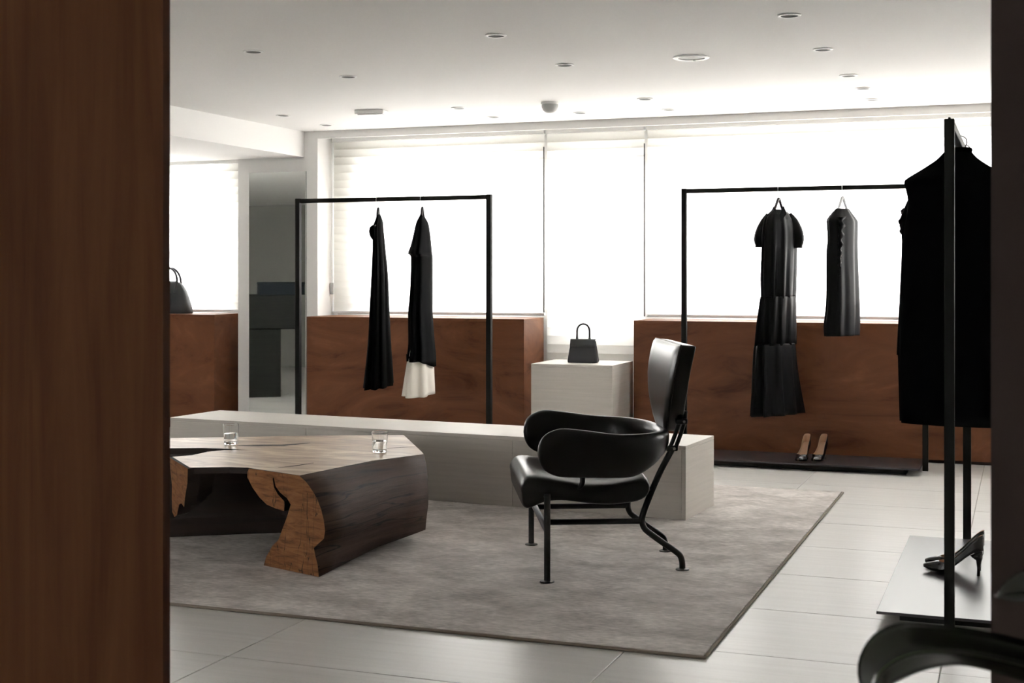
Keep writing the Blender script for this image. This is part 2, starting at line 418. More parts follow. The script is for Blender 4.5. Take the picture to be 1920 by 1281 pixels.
# ------------------------------------------------------------------ ceiling fittings
def downlight(x, y, label):
    t = thing('downlight', label, 'downlight', (x, y, ZC), group='recessed ceiling downlights')
    lathe('trim_ring', [(0.036, -0.001), (0.050, 0.0), (0.050, -0.003), (0.046, -0.006), (0.038, -0.006), (0.036, -0.001)], M['white_metal'], t, 28)
    lathe('baffle', [(0.0, -0.0015), (0.020, -0.0018), (0.037, -0.0045), (0.037, -0.0005), (0.0, -0.0005)], M['dark_baffle'], t, 24)
order = ['nearest the camera', 'second from the camera', 'third from the camera', 'fourth from the camera', 'nearest the window blinds']
for k, (x, y_) in enumerate([(-0.935, 5.817), (-0.923, 6.755), (-0.912, 7.689), (-0.895, 8.247), (-0.896, 8.794)]):
    downlight(x, y_, 'round recessed downlight in the rightmost ceiling row, '+order[k])
for k, (x, y_) in enumerate([(-2.275, 5.834), (-2.256, 6.776), (-2.225, 8.266), (-2.219, 8.856)]):
    downlight(x, y_, 'round recessed downlight in the middle ceiling row, '+order[[0, 1, 2, 4][k]])
downlight(-2.825, 8.819, 'small downlight right below the dome detector near the blinds')
for k, (x, y_) in enumerate([(-3.556, 5.831), (-3.513, 6.754), (-3.494, 8.283), (-3.465, 8.845)]):
    downlight(x, y_, 'round recessed downlight in the second ceiling row from left, '+order[[0, 1, 2, 4][k]])
downlight(-4.79, 8.244, 'recessed downlight beside the dropped beam, nearer the camera')
downlight(-4.80, 8.884, 'recessed downlight in the ceiling corner above the mirror column')

t = thing('ceiling_ring', 'large white flush round ceiling ring with closed centre plate', 'ceiling fitting', (-1.58, 6.768, ZC))
lathe('ring', [(0.066, -0.001), (0.092, 0.0), (0.092, -0.005), (0.084, -0.009), (0.068, -0.008), (0.066, -0.001)], M['white_metal'], t, 40)
lathe('centre_plate', [(0.0, -0.003), (0.066, -0.003), (0.066, 0.0), (0.0, 0.0)], M['ceiling'], t, 40)
box('latch', -0.006, 0.006, 0.064, 0.082, -0.0095, -0.004, M['grey_plastic'], t)
t = thing('smoke_detector', 'grey dome detector on the ceiling near the blinds', 'detector', (-2.84, 8.23, ZC))
lathe('base', [(0.0, 0.0), (0.058, 0.0), (0.058, -0.014), (0.0, -0.014)], M['white_metal'], t, 28)
lathe('dome', [(0.0, -0.014), (0.053, -0.014), (0.053, -0.030), (0.044, -0.052), (0.026, -0.066), (0.0, -0.070)], M['grey_plastic'], t, 28)
t = thing('emergency_light', 'flat white rectangular emergency light on the ceiling', 'ceiling light', (-4.10, 8.22, ZC), math.radians(8))
box('housing', -0.10, 0.10, -0.06, 0.06, -0.028, 0.0, M['white_metal'], t, 0.004)
box('lens', -0.085, 0.085, -0.045, 0.045, -0.033, -0.028, M['white_metal'], t, 0.002)

# ------------------------------------------------------------------ rug
t = thing('area_rug', 'large taupe woven rug under the log table and armchair', 'rug', (0, 0, 0))
rx0, rx1, ry0, ry1 = -4.95, -0.93, 4.186, 7.635
box('pile', rx0+0.012, rx1-0.012, ry0+0.012, ry1-0.012, 0.0, 0.011, M['rug'], t, 0.002)
for a in [(rx0, rx1, ry0, ry0+0.012), (rx0, rx1, ry1-0.012, ry1), (rx0, rx0+0.012, ry0+0.012, ry1-0.012), (rx1-0.012, rx1, ry0+0.012, ry1-0.012)]:
    box('edge_binding', *a, 0.0, 0.0095, M['rug_edge'], t, 0.003)

# ------------------------------------------------------------------ stone bench
L = 3.115; D = 0.47; HB = 0.36
t = thing('stone_bench', 'long low ash-grey stone bench standing on the rug', 'bench', (-1.535, 6.46, 0.0115), math.radians(-4.4))
box('seat_slab', -L, 0, 0, D, HB-0.02, HB, M['bench'], t, 0.0015)
sx = [-L, -2.18, -0.925, -0.0205]
for i in range(3):
    box('front_panel', sx[i]+0.001, sx[i+1]-0.001, 0.0, 0.02, 0.0, HB-0.0205, M['bench'], t, 0.001)
    box('back_panel', sx[i]+0.001, sx[i+1]-0.001, D-0.02, D, 0.0, HB-0.0205, M['bench'], t, 0.001)
box('end_panel', -0.02, 0.0, 0.0, D, 0.0, HB-0.0205, M['bench'], t, 0.001)
box('end_panel', -L, -L+0.02, 0.021, D-0.021, 0.0, HB-0.0205, M['bench'], t, 0.001)

# ------------------------------------------------------------------ pedestal
t = thing('display_pedestal', 'pale grey stone pedestal holding the small black handbag', 'pedestal', (-2.83, 8.64, 0))
box('front_face', -0.285, 0.285, 0, 0.02, 0, 0.58, M['bench'], t, 0.001)
box('side_face', -0.285, -0.265, 0.0205, 0.5, 0, 0.58, M['bench'], t, 0.001)
box('side_face', 0.265, 0.285, 0.0205, 0.5, 0, 0.58, M['bench'], t, 0.001)
box('top_slab', -0.285, 0.285, 0, 0.5, 0.5805, 0.60, M['bench'], t, 0.001)

# ------------------------------------------------------------------ handbags
def trapezoid_bag():
    t = thing('handbag', 'small black flap handbag with top handle on the stone pedestal', 'handbag', (-2.82, 8.87, 0.601), math.radians(8))
    def ring(z, hw, hd, k=0.012):
        pts = []
        for sx_, sy_ in ((1, 1), (-1, 1), (-1, -1), (1, -1)):
            for q in range(4):
                a0 = {(1, 1): 0, (-1, 1): pi/2, (-1, -1): pi, (1, -1): 1.5*pi}[(sx_, sy_)]
                a = a0+q/3*pi/2
                pts.append(Vector((sx_*(hw-k)+k*math.cos(a), sy_*(hd-k)+k*math.sin(a), z)))
        return pts
    loft('body', [ring(0.0, 0.098, 0.046), ring(0.006, 0.102, 0.050), ring(0.08, 0.092, 0.038), ring(0.150, 0.080, 0.018, 0.008), ring(0.157, 0.076, 0.012, 0.006)], M['bag_dark'], t)
    # side gussets
    for s_ in (-1, 1):
        mesh('gusset', [(s_*0.104, -0.034, 0.008), (s_*0.104, 0.034, 0.008), (s_*0.085, 0.010, 0.148), (s_*0.085, -0.010, 0.148), (s_*0.096, 0, 0.012), (s_*0.080, 0, 0.140)],
             [(0, 4, 5, 3), (4, 1, 2, 5), (0, 1, 4), (3, 5, 2)], M['bag'], t)
    fl_ = [[Vector((x, y_-0.004, z)) for x in (-0.086, -0.04, 0.0, 0.04, 0.086)] for y_, z in ((0.012, 0.160), (-0.012, 0.160), (-0.020, 0.150), (-0.028, 0.128), (-0.034, 0.112))]
    f = loft('flap', fl_, M['bag'], t, closed=False, cap=False)
    sm = f.modifiers.new('thickness', 'SOLIDIFY'); sm.thickness = 0.004
    pts = [(0.043*math.cos(a), 0.0, 0.160+0.055+0.047*math.sin(a)) for a in [pi*k/14 for k in range(15)]]
    h = tube('handle', [(0.043, 0, 0.155)]+pts+[(-0.043, 0, 0.155)], 0.007, M['bag_dark'], t, 10)
    for s_ in (-1, 1):
        lathe('handle_ring', [(0.0, 0.0), (0.009, 0.0), (0.009, 0.010), (0.0, 0.010)], M['bag'], h, 14, (s_*0.043, 0, 0.157))
trapezoid_bag()

def dome_bag():
    t = thing('handbag', 'charcoal dome-shaped handbag with twin handles on the far left cabinet', 'handbag', (-6.40, 9.23, 0.891), math.radians(4))
    prof = [(0.0, 0.19, 0.075), (0.008, 0.195, 0.080), (0.06, 0.183, 0.078), (0.12, 0.165, 0.068), (0.18, 0.145, 0.052), (0.22, 0.122, 0.036), (0.245, 0.098, 0.022), (0.254, 0.07, 0.010)]
    rings = []
    for z, a, b_ in prof:
        rings.append([Vector((a*math.copysign(abs(math.cos(q))**0.55, math.cos(q)), b_*math.copysign(abs(math.sin(q))**0.55, math.sin(q)), z)) for q in [2*pi*k/40 for k in range(40)]])
    loft('body', rings, M['bag'], t)
    for s_ in (-1, 1):
        pts = [(0.085*math.cos(a), s_*(0.03-0.012*math.sin(a)), 0.255+0.105*math.sin(a)) for a in [pi*k/14 for k in range(15)]]
        tube('handle', catmull([(0.083, s_*0.062, 0.165), (0.084, s_*0.047, 0.21)]+pts+[(-0.084, s_*0.047, 0.21), (-0.083, s_*0.062, 0.165)], 2), 0.009, M['bag'], t, 8)
    box('front_pocket', -0.14, 0.06, -0.080, -0.068, 0.03, 0.165, M['bag'], t, 0.004)
    tube('zip', [(-0.068, 0, 0.2545), (0, 0, 0.2555), (0.068, 0, 0.2545)], 0.003, M['chrome'], t, 6)
dome_bag()

# ------------------------------------------------------------------ clothes racks
def square_rod(name, p, q, w_, mat, parent):
    p = Vector(p); q = Vector(q); h = w_/2
    lo = [min(p[i], q[i])-h for i in range(3)]; hi = [max(p[i], q[i])+h for i in range(3)]
    d = max(range(3), key=lambda i: abs(q[i]-p[i]))
    lo[d] = min(p[d], q[d]); hi[d] = max(p[d], q[d])
    return box(name, lo[0], hi[0], lo[1], hi[1], lo[2], hi[2], mat, parent, 0.002)

def rack(label, length, height, loc, rz, bolts=False):
    """local: rail along x from 0 to length"""
    t = thing('clothes_rack', label, 'clothes rack', loc, rz, 'black metal clothes racks')
    w_ = 0.033
    square_rod('post', (0, 0, 0.0), (0, 0, height), w_, M['rail_metal'], t)
    square_rod('post', (length, 0, 0.0), (length, 0, height), w_, M['rail_metal'], t)
    square_rod('rail', (w_/2, 0, height-w_/2), (length-w_/2, 0, height-w_/2), w_*0.85, M['rail_metal'], t)
    box('base_plate', w_/2+0.001, length-w_/2-0.001, -0.24, 0.24, 0.035, 0.045, M['plate'], t, 0.001)
    box('base_plinth', 0.10, length-0.10, -0.17, 0.17, 0.0, 0.035, M['black_metal'], t)
    for x in (0, length):
        box('foot_pad', x-0.02, x+0.02, -0.02, 0.02, 0.0, 0.004, M['white_metal'], t)
        if bolts: lathe('end_screw', [(0.0, 0.0), (0.005, 0.0), (0.004, 0.006), (0.0, 0.007)], M['black_metal'], t, 10, (x, 0, height))
    return t
rack('black metal rack at left holding two narrow black dresses', 1.385, 1.712, (-4.59, 8.1, 0), 0)
rack('black metal rack against the long cabinet holding a shirt dress', 1.499, 1.757, (-2.068, 8.66, 0), 0)
rack('near black metal rack at right edge holding large black dresses', 1.485, 1.722, (-0.238, 4.80, 0), pi/2, True)

# ------------------------------------------------------------------ hangers and dresses
def hanger(label, loc, rz, span, mat, rail_z):
    """hook over the rail at loc; arms along local x"""
    t = thing('clothes_hanger', label, 'hanger', loc, rz, 'clothes hangers')
    top = 0.0   # local z 0 = top of hook
    hk = [(0, -0.026, -0.052), (0, -0.031, -0.030), (0, -0.024, -0.009), (0, 0.0, 0.0), (0, 0.022, -0.010), (0, 0.026, -0.030), (0, 0.010, -0.052), (0, 0.0, -0.072), (0, 0, -0.095)]
    hk = [(a, b_, c_*0.86) for a, b_, c_ in hk]
    ho = tube('hook', catmull(hk, 5), 0.0022, M['chrome'], t, 8); ho.rotation_euler.z = rail_z-rz
    sp = span/2
    pts = [(-sp, 0, -0.205), (-sp*0.66, 0, -0.182), (-0.046, 0, -0.155), (-0.022, 0, -0.115), (0, 0, -0.082), (0.022, 0, -0.115), (0.046, 0, -0.155), (sp*0.66, 0, -0.182), (sp, 0, -0.205)]
    P = catmull(pts, 5); rr = [0.006+0.004*(1-abs(p.x)/sp) for p in P]
    tube('arms', P, 0.01, mat, t, 10, radii=rr)
    return t

def garment_rings(levels, ax, ay, P, Q, tilt, folds=0, n=56, amp=0.0, seed=0, aspect=(3.4, 0.8), hem_slant=0.0):
    """levels: (z, left, right) seen along Q; broad axis turned by tilt from Q towards P"""
    rnd = random.Random(seed); ph = rnd.uniform(0, 6.28); ph2 = rnd.uniform(0, 6.28)
    br = Q*math.cos(tilt)+P*math.sin(tilt); th = P*math.cos(tilt)-Q*math.sin(tilt)
    zt, zb = levels[0][0], levels[-1][0]; rings = []
    for z, l, r in levels:
        e = (r-l)/2; c0 = (l+r)/2; a = e*aspect[0]; b_ = e*aspect[1]; f = (zt-z)/(zt-zb)
        ring = []
        for k in range(n):
            q = 2*pi*k/n
            s_ = 1+amp*(0.3+0.7*f)*(math.sin(folds*q+ph)+0.55*math.sin((folds*2-3)*q+ph2+2*f))
            v = Vector((ax, ay, 0))+P*c0+br*(a*math.cos(q)*s_)+th*(b_*math.sin(q)*s_)
            rel = (v-Vector((ax, ay, 0))).dot(P)
            ring.append(Vector((v.x, v.y, z+(hem_slant*rel if z == zb else 0))))
        rings.append(ring)
    return rings

def dense(levels, n=5):
    out = []
    for p in catmull(levels, n): out.append((p.x, p.y, p.z))
    return out

def view_frame(x, y_):
    q = Vector((x, y_, 0)).normalized(); return Vector((q.y, -q.x, 0)), q     # P to the right in view, Q away

def shift_rings(rings, base):
    return [[v-base for v in r] for r in rings]

# --- left rack, dress 1
def px_levels(rows_, pc, py0, scale_):     # rows: (pixel height, left, right) -> metres about the hook
    return [((515-a)*scale_+1.2, (b_-pc)*scale_, (c_-pc)*scale_) for a, b_, c_ in rows_]
def dress_narrow_one():
    x, y_ = -3.992, 8.1; P, Q = view_frame(x, y_)
    d = 0.00352
    lv = px_levels([(402, 708, 713), (407, 706, 715), (416, 702.5, 718), (424, 700, 718.5), (440, 699, 720), (462, 699, 722), (515, 697, 726.5), (577, 694, 728.5), (640, 691, 731), (690, 687, 734), (724, 684, 736)], 709, 0, d)
    lv = dense(lv, 3); zb = lv[-1][0]; base = Vector((x, y_, zb))
    t = thing('dress', 'long plain black dress hanging edge-on, left of the two on the left rack', 'dress', base, group='black clothes on the racks')
    R = garment_rings(lv, x, y_, P, Q, math.radians(10), 9, 56, 0.16, 3)
    loft('dress_body', shift_rings(R, base), M['cloth'], t)
    # armhole flap bulging to the left
    pts = [P*((700-709)*d)+Q*0.02+Vector((0, 0, (515-424)*d+1.2-zb)), P*((697.5-709)*d)+Vector((0, 0, (515-430)*d+1.2-zb)), P*((698-709)*d)+Vector((0, 0, (515-440)*d+1.2-zb)), P*((701-709)*d)+Vector((0, 0, (515-449)*d+1.2-zb))]
    tube('cap_sleeve', catmull(pts, 6), 0.016, M['cloth'], t, 10, radii=[0.010+0.010*math.sin(pi*k/18) for k in range(19)])
    hanger('dark hanger carrying the leftmost narrow black dress', (x, y_, 1.716), math.atan2(Q.y, Q.x)-math.radians(10), 0.24, M['hanger_dark'], 0)
dress_narrow_one()
def dress_narrow_two():
    x, y_ = -3.673, 8.1; P, Q = view_frame(x, y_)
    d = 0.00350
    up = px_levels([(402, 789, 794), (408, 786, 797), (420, 781, 803), (440, 777, 806), (462, 772, 808), (477, 767.5, 809), (484, 773, 810), (550, 771.6, 809.5), (587, 769, 809), (640, 770, 812), (664, 768, 814), (676, 767, 814.5)], 792, 0, d)
    up = dense(up, 3); zb = 1.2+(515-743)*d; base = Vector((x, y_, zb))
    t = thing('dress', 'black dress with an ivory hem panel, right one on the left rack', 'dress', base, group='black clothes on the racks')
    R = garment_rings(up, x, y_, P, Q, math.radians(12), 7, 56, 0.10, 5, hem_slant=-0.55)
    loft('dress_body', shift_rings(R, base), M['cloth'], t)
    lo = dense(px_levels([(640, 773, 809), (670, 767, 811), (705, 763, 812), (738, 760, 814)], 792, 0, d), 4)
    R = garment_rings(lo, x, y_, P, Q, math.radians(12), 6, 56, 0.12, 8, hem_slant=-0.05)
    o = loft('ivory_hem_panel', shift_rings(R, base), M['cloth_white'], t); o['label'] = 'ivory panel below the black skirt'
    zz = lambda py: (515-py)*d+1.2-zb
    fl_ = [[P*((a-792)*d)+Q*qq+Vector((0, 0, zz(py))) for a, py in ((784, 432), (777, 448), (767, 477), (776, 488))] for qq in (-0.05, -0.02, 0.02)]
    o = loft('sleeve_point', fl_, M['cloth'], t, closed=False, cap=False, smooth=False)
    sm = o.modifiers.new('thickness', 'SOLIDIFY'); sm.thickness = 0.008
    b = bmesh.new()
    for k in range(11):
        f = k/10
        v = P*((783+5*f-792)*d)-Q*(0.075+0.035*f)+Vector((0, 0, zz(419+35*f)))
        bmesh.ops.create_uvsphere(b, u_segments=8, v_segments=6, radius=0.0055, matrix=Matrix.Translation(v))
    o = from_bm('pearl_trim', b, M['pearl'], t, True); o['label'] = 'row of small pearl beads at the neckline'
    hanger('small hanger carrying the black dress with ivory hem', (x, y_, 1.716), math.atan2(Q.y, Q.x)-math.radians(12), 0.24, M['hanger_dark'], 0)
dress_narrow_two()

# --- right rack, shirt dress with puff sleeves
def shirt_dress():
    x, y_ = -1.459, 8.66; P, Q = view_frame(x, y_); d = 0.003345; pc = 1460
    zz = lambda py: (515-py)*d+1.2
    zb = zz(780); base = Vector((x, y_, zb))
    t = thing('dress', 'long black tiered shirt dress with puffed short sleeves on the right rack', 'dress', base, group='black clothes on the racks')
    asp = (1.5, 0.55); tl = math.radians(35)
    def part(name, rows_, folds, amp, seed):
        lv = dense(px_levels(rows_, pc, 0, d), 4)
        return loft(name, shift_rings(garment_rings(lv, x, y_, P, Q, tl, folds, 72, amp, seed, asp), base), M['cloth_blue'], t)
    part('bodice', [(392, 1449, 1472), (398, 1443, 1479), (404, 1438, 1485), (415, 1433, 1491), (440, 1430, 1495), (475, 1429, 1494), (520, 1427.5, 1492), (560, 1428, 1490)], 11, 0.11, 1)
    part('skirt_tier', [(556, 1428, 1490), (562, 1425, 1492), (600, 1422, 1491), (648, 1420, 1489)], 12, 0.15, 2)
    part('skirt_tier', [(645, 1420, 1489), (652, 1416, 1492), (700, 1415, 1494), (740, 1414, 1498), (779, 1413, 1503)], 10, 0.17, 4)
    # sleeves
    for side, rows_ in ((-1, [(1443, 403, 0.022), (1435, 417, 0.031), (1428, 434, 0.036), (1424, 449, 0.034), (1425, 460, 0.026)]), (1, [(1478, 401, 0.022), (1487, 415, 0.032), (1494, 433, 0.037), (1497, 449, 0.035), (1496, 461, 0.027)])):
        pts = [P*((a-pc)*d)+Q*(0.06*side)+Vector((0, 0, zz(b_)-zb)) for a, b_, r in rows_]
        cp = catmull(pts, 5); rr = catmull([(r, 0, 0) for _, _, r in rows_], 5)
        o = tube('puff_sleeve', cp, 0.03, M['cloth_blue'], t, 20, radii=[v.x*(1+0.02*math.sin(3*i)) for i, v in enumerate(rr)])
        e = rows_[-1]; c0 = P*((e[0]-pc)*d)+Q*(0.06*side)+Vector((0, 0, zz(e[1])-zb))
        cuff = tube('cuff', [c0+Vector((0, 0, 0.006)), c0-Vector((0, 0, 0.012))], 0.0285, M['cloth_blue'], o, 18)
    # stand collar, two points
    for s_ in (-1, 1):
        pts = [[P*(s_*a)+Q*qq+Vector((0, 0, zz(py)-zb)) for a, qq, py in row] for row in
               ([(0.036, -0.010, 388), (0.030, -0.045, 386), (0.006, -0.075, 402)], [(0.046, -0.006, 394), (0.050, -0.048, 400), (0.016, -0.088, 416)])]
        o = loft('collar', pts, M['cloth_blue'], t, closed=False, cap=False, smooth=False)
        sm = o.modifiers.new('thickness', 'SOLIDIFY'); sm.thickness = 0.005
    fr = [(402, -0.085), (440, -0.102), (480, -0.106), (520, -0.108), (553, -0.106)]
    rows2 = [[P*(-0.022+a)+Q*q_+Vector((0, 0, zz(py)-zb)) for a in (-0.012, 0.012)] for py, q_ in fr]
    o = loft('button_placket', rows2, M['cloth_blue'], t, closed=False, cap=False)
    sm = o.modifiers.new('thickness', 'SOLIDIFY'); sm.thickness = 0.006
    hanger('dark hanger inside the collar of the shirt dress', (x, y_, 1.762), math.atan2(Q.y, Q.x)-tl, 0.24, M['hanger_dark'], 0)
shirt_dress()

def ruffle_top():
    x, y_ = -1.063, 8.66; P, Q = view_frame(x, y_); d = 0.00331; pc = 1580
    zz = lambda py: (515-py)*d+1.2
    zb = zz(631); base = Vector((x, y_, zb))
    t = thing('sleeveless_top', 'black sleeveless ruffle-front top on the right rack', 'top', base, group='black clothes on the racks')
    asp = (1.5, 0.55); tl = math.radians(35)
    lv = dense(px_levels([(391, 1568, 1592), (399, 1561, 1598), (407, 1555, 1604), (414, 1551.5, 1608.5), (424, 1552, 1609), (450, 1553.5, 1608), (472, 1551.5, 1608), (520, 1551.5, 1609), (570, 1551, 1610), (610, 1547, 1610), (630, 1548, 1609)], pc, 0, d), 4)
    loft('body', shift_rings(garment_rings(lv, x, y_, P, Q, tl, 8, 64, 0.10, 11, asp), base), M['cloth_blue'], t)
    rows_ = []
    for k in range(37):
        f = k/36; py = 408+110*f; wv = math.sin(k*1.35)
        c0 = -0.010-0.012*f
        wdt = 0.020*(1-0.7*f)
        rows_.append([P*(c0-wdt+0.012*wv*(1-f))+Q*(-0.094-0.010*wv)+Vector((0, 0, zz(py)-zb)),
                      P*(c0)+Q*(-0.112)+Vector((0, 0, zz(py)-zb)),
                      P*(c0+wdt+0.012*math.cos(k*1.1)*(1-f))+Q*(-0.094+0.012*wv)+Vector((0, 0, zz(py)-zb+0.004))])
    o = loft('front_ruffle', rows_, M['cloth_blue'], t, closed=False, cap=False)
    sm = o.modifiers.new('thickness', 'SOLIDIFY'); sm.thickness = 0.003
    rows_ = [[P*(-0.020-0.004*f+a)+Q*(-0.108)+Vector((0, 0, zz(500+128*f)-zb)) for a in (-0.010, 0.010)] for f in (0, 0.3, 0.6, 1)]
    o = loft('placket', rows_, M['cloth_blue'], t, closed=False, cap=False)
    sm = o.modifiers.new('thickness', 'SOLIDIFY'); sm.thickness = 0.004
    hanger('white hanger carrying the sleeveless ruffle top', (x, y_, 1.762), math.atan2(Q.y, Q.x)-tl, 0.22, M['hanger_white'], 0)
ruffle_top()

# --- near rack at right: wide black dresses seen face-on
def wide_dress(y_, rows_, pc, seed, label, hlabel, slant=0.0):
    x = -0.238; P, Q = view_frame(x, y_); dd = 0.3523*0.238+0.9359*y_; d = dd/2556.0
    lv = dense(px_levels(rows_, pc, 0, d), 4); zb = lv[-1][0]; base = Vector((x, y_, zb))
    t = thing('dress', label, 'dress', base, group='black clothes on the racks')
    tl = math.radians(80)
    R = garment_rings(lv, x, y_, P, Q, tl, 7, 72, 0.035, seed, (1.0, 0.36), slant)
    loft('dress_body', shift_rings(R, base), M['cloth'], t)
    zt = lv[0][0]
    pts = [P*(0.042*math.cos(a))+Q*(0.028*math.sin(a))+Vector((0, 0, zt-zb-0.006)) for a in [2*pi*k/20 for k in range(21)]]
    tube('neckband', pts, 0.010, M['cloth'], t, 8)
    hanger(hlabel, (x, y_, 1.728), math.atan2(Q.y, Q.x)-tl, 0.36, M['hanger_dark'], pi/2)
    return t
wide_dress(5.45, [(279, 1777, 1815), (286, 1771, 1822), (300, 1757, 1836), (318, 1730, 1863), (334, 1704, 1888), (342, 1699, 1892), (355, 1702, 1890), (385, 1706, 1886), (440, 1698, 1890), (520, 1693, 1893), (665, 1691, 1896), (797, 1694, 1893)], 1798, 21,
           'large plain black sleeveless dress facing us on the near right rack', 'dark hanger in the front dress on the near rack', -0.03)
back_dress = wide_dress(5.82, [(296, 1787, 1823), (312, 1775, 1835), (345, 1730, 1880), (372, 1708, 1902), (396, 1698, 1912), (418, 1691, 1918), (450, 1696, 1914), (560, 1692, 1918), (660, 1687, 1922), (670, 1689, 1921), (790, 1692, 1918)], 1805, 23,
           'black dress half hidden behind the front dress on the near rack', 'hanger behind the front dress on the near rack')
def shoulder_ruffle(t):
    P, Q = view_frame(-0.238, 5.82); d = 5.53/2556; zb = t.location.z; rows_ = []
    for k in range(13):
        f = k/12; py = 388+58*f; wv = math.sin(k*1.5)
        rows_.append([P*((1702-7*math.sin(pi*f)-1805+a*(5+2.5*wv))*d)+Q*(-0.03*a-0.012*wv)+Vector((0, 0, (515-py)*d+1.2-zb)) for a in (-1.0, 0, 1.0)])
    o = loft('shoulder_ruffle', rows_, M['cloth'], t, closed=False, cap=False)
    sm = o.modifiers.new('thickness', 'SOLIDIFY'); sm.thickness = 0.006
shoulder_ruffle(back_dress)
hanger('rearmost hanger on the near right rack', (-0.238, 6.08, 1.728), math.radians(8), 0.36, M['hanger_dark'], pi/2)

# ------------------------------------------------------------------ high-heeled pumps
def pump_meshes():
    Ls = 0.235
    def sole(u):
        if u < 0.30: return 0.006+0.010*(1-u/0.30)**2
        f = (u-0.30)/0.70; return 0.006+0.094*(3*f*f-2*f**3)*1.0 if f < 1 else 0.1
    wk = [(0, 0.004), (0.04, 0.014), (0.12, 0.026), (0.22, 0.035), (0.32, 0.038), (0.5, 0.031), (0.65, 0.025), (0.8, 0.027), (0.92, 0.025), (0.985, 0.015), (1.0, 0.0002)]
    tk = [(0, 0.010), (0.05, 0.020), (0.15, 0.031), (0.26, 0.040), (0.30, 0.040), (0.45, 0.033), (0.62, 0.034), (0.8, 0.045), (0.95, 0.056), (1.0, 0.058)]
    def itp(tab, u):
        for (a, b_), (c_, d_) in zip(tab, tab[1:]):
            if u <= c_: return b_+(d_-b_)*(u-a)/(c_-a)
        return tab[-1][1]
    rings = []; us = [0, 0.03, 0.07, 0.12, 0.18, 0.24, 0.275, 0.30, 0.34, 0.40, 0.48, 0.56, 0.64, 0.72, 0.8, 0.87, 0.93, 0.965, 0.99, 1.0]
    n = 15
    for u in us:
        z0 = sole(u); wd = itp(wk, u); hh = itp(tk, u); x = Ls*u - (0.010*u)
        close = 1.0 if u < 0.25 else max(0.0, 1-(u-0.25)/0.07)
        r = []
        for k in range(n):
            v = -1+2*k/(n-1); s_ = abs(v)
            # from rim (s=1) down the side (s=.35) to the sole centre (s=0)
            if s_ <= 0.4: yy = wd*(s_/0.4)**0.8; zz_ = z0
            else:
                f = (s_-0.4)/0.6
                yo = wd*(1-0.10*f); zo = z0+hh*f
                yc = wd*math.cos(f*pi/2)**0.9 if f < 1 else 0.0; zc = z0+hh*math.sin(f*pi/2)
                yy = yo*(1-close)+yc*close; zz_ = zo*(1-close)+zc*close
            r.append(Vector((x, math.copysign(yy, v), zz_)))
        rings.append(r)
    def hring(z, cx, hx, hy): return [Vector((cx+hx*math.cos(2*pi*k/14), hy*math.sin(2*pi*k/14), z)) for k in range(14)]
    heel = [[Vector((v.x, v.y, 0.0862+(v.x-0.199)*0.45)) for v in hring(0, 0.199, 0.024, 0.020)], hring(0.068, 0.203, 0.019, 0.017), hring(0.06, 0.208, 0.011, 0.011), hring(0.03, 0.207, 0.006, 0.0065), hring(0.0, 0.206, 0.006, 0.0065)]
    ins = []
    for u in us[6:]:
        z0 = sole(u)+0.004; wd = itp(wk, u)*0.93; x = Ls*u-0.010*u
        ins.append([Vector((x, wd*v, z0+0.002*abs(v))) for v in (-1, -0.5, 0, 0.5, 1)])
    return rings, heel, ins
PR, PH, PI_ = pump_meshes()
def pump(label, loc, rz):
    t = thing('high_heel_pump', label, 'shoe', loc, rz, 'black high-heeled pumps')
    o = loft('upper', PR, [M['shoe'], M['insole']], t, closed=False, cap=False)
    b = bmesh.new(); b.from_mesh(o.data); bmesh.ops.remove_doubles(b, verts=b.verts, dist=0.0006); b.to_mesh(o.data); b.free()
    mid = min(o.data.polygons, key=lambda p: abs(p.center.x-0.12)+abs(p.center.y)*2+p.center.z*0.2)
    n_ = len(PR[0]); mid0 = None
    if mid.normal.z > 0: o.data.flip_normals()
    # outward normals, then a tan lining inside
    sm = o.modifiers.new('lining', 'SOLIDIFY'); sm.thickness = 0.0012; sm.offset = -1; sm.material_offset = 1; sm.use_rim = True; sm.material_offset_rim = 0
    loft('heel', PH, M['shoe'], t)
    i_ = loft('insole', PI_, M['insole'], t, closed=False, cap=False); i_['label'] = 'tan leather insole'
    return t
pump('left beige-lined black pump on the dark plate by the long cabinet', (-1.302, 8.43, 0.0455), math.radians(83))
pump('right beige-lined black pump on the dark plate by the long cabinet', (-1.212, 8.46, 0.0455), math.radians(80))
pump('nearer black stiletto pump on the near rack base plate', (-0.372, 5.545, 0.0455), math.radians(-8))
pump('farther black stiletto pump on the near rack base plate', (-0.372, 5.640, 0.0455), math.radians(-6))

# ------------------------------------------------------------------ black leather armchair
ch = thing('armchair', 'black leather lounge armchair with shield back and tubular black legs', 'armchair', (-1.882, 5.313, 0.011), math.atan2(-0.417, -0.909))
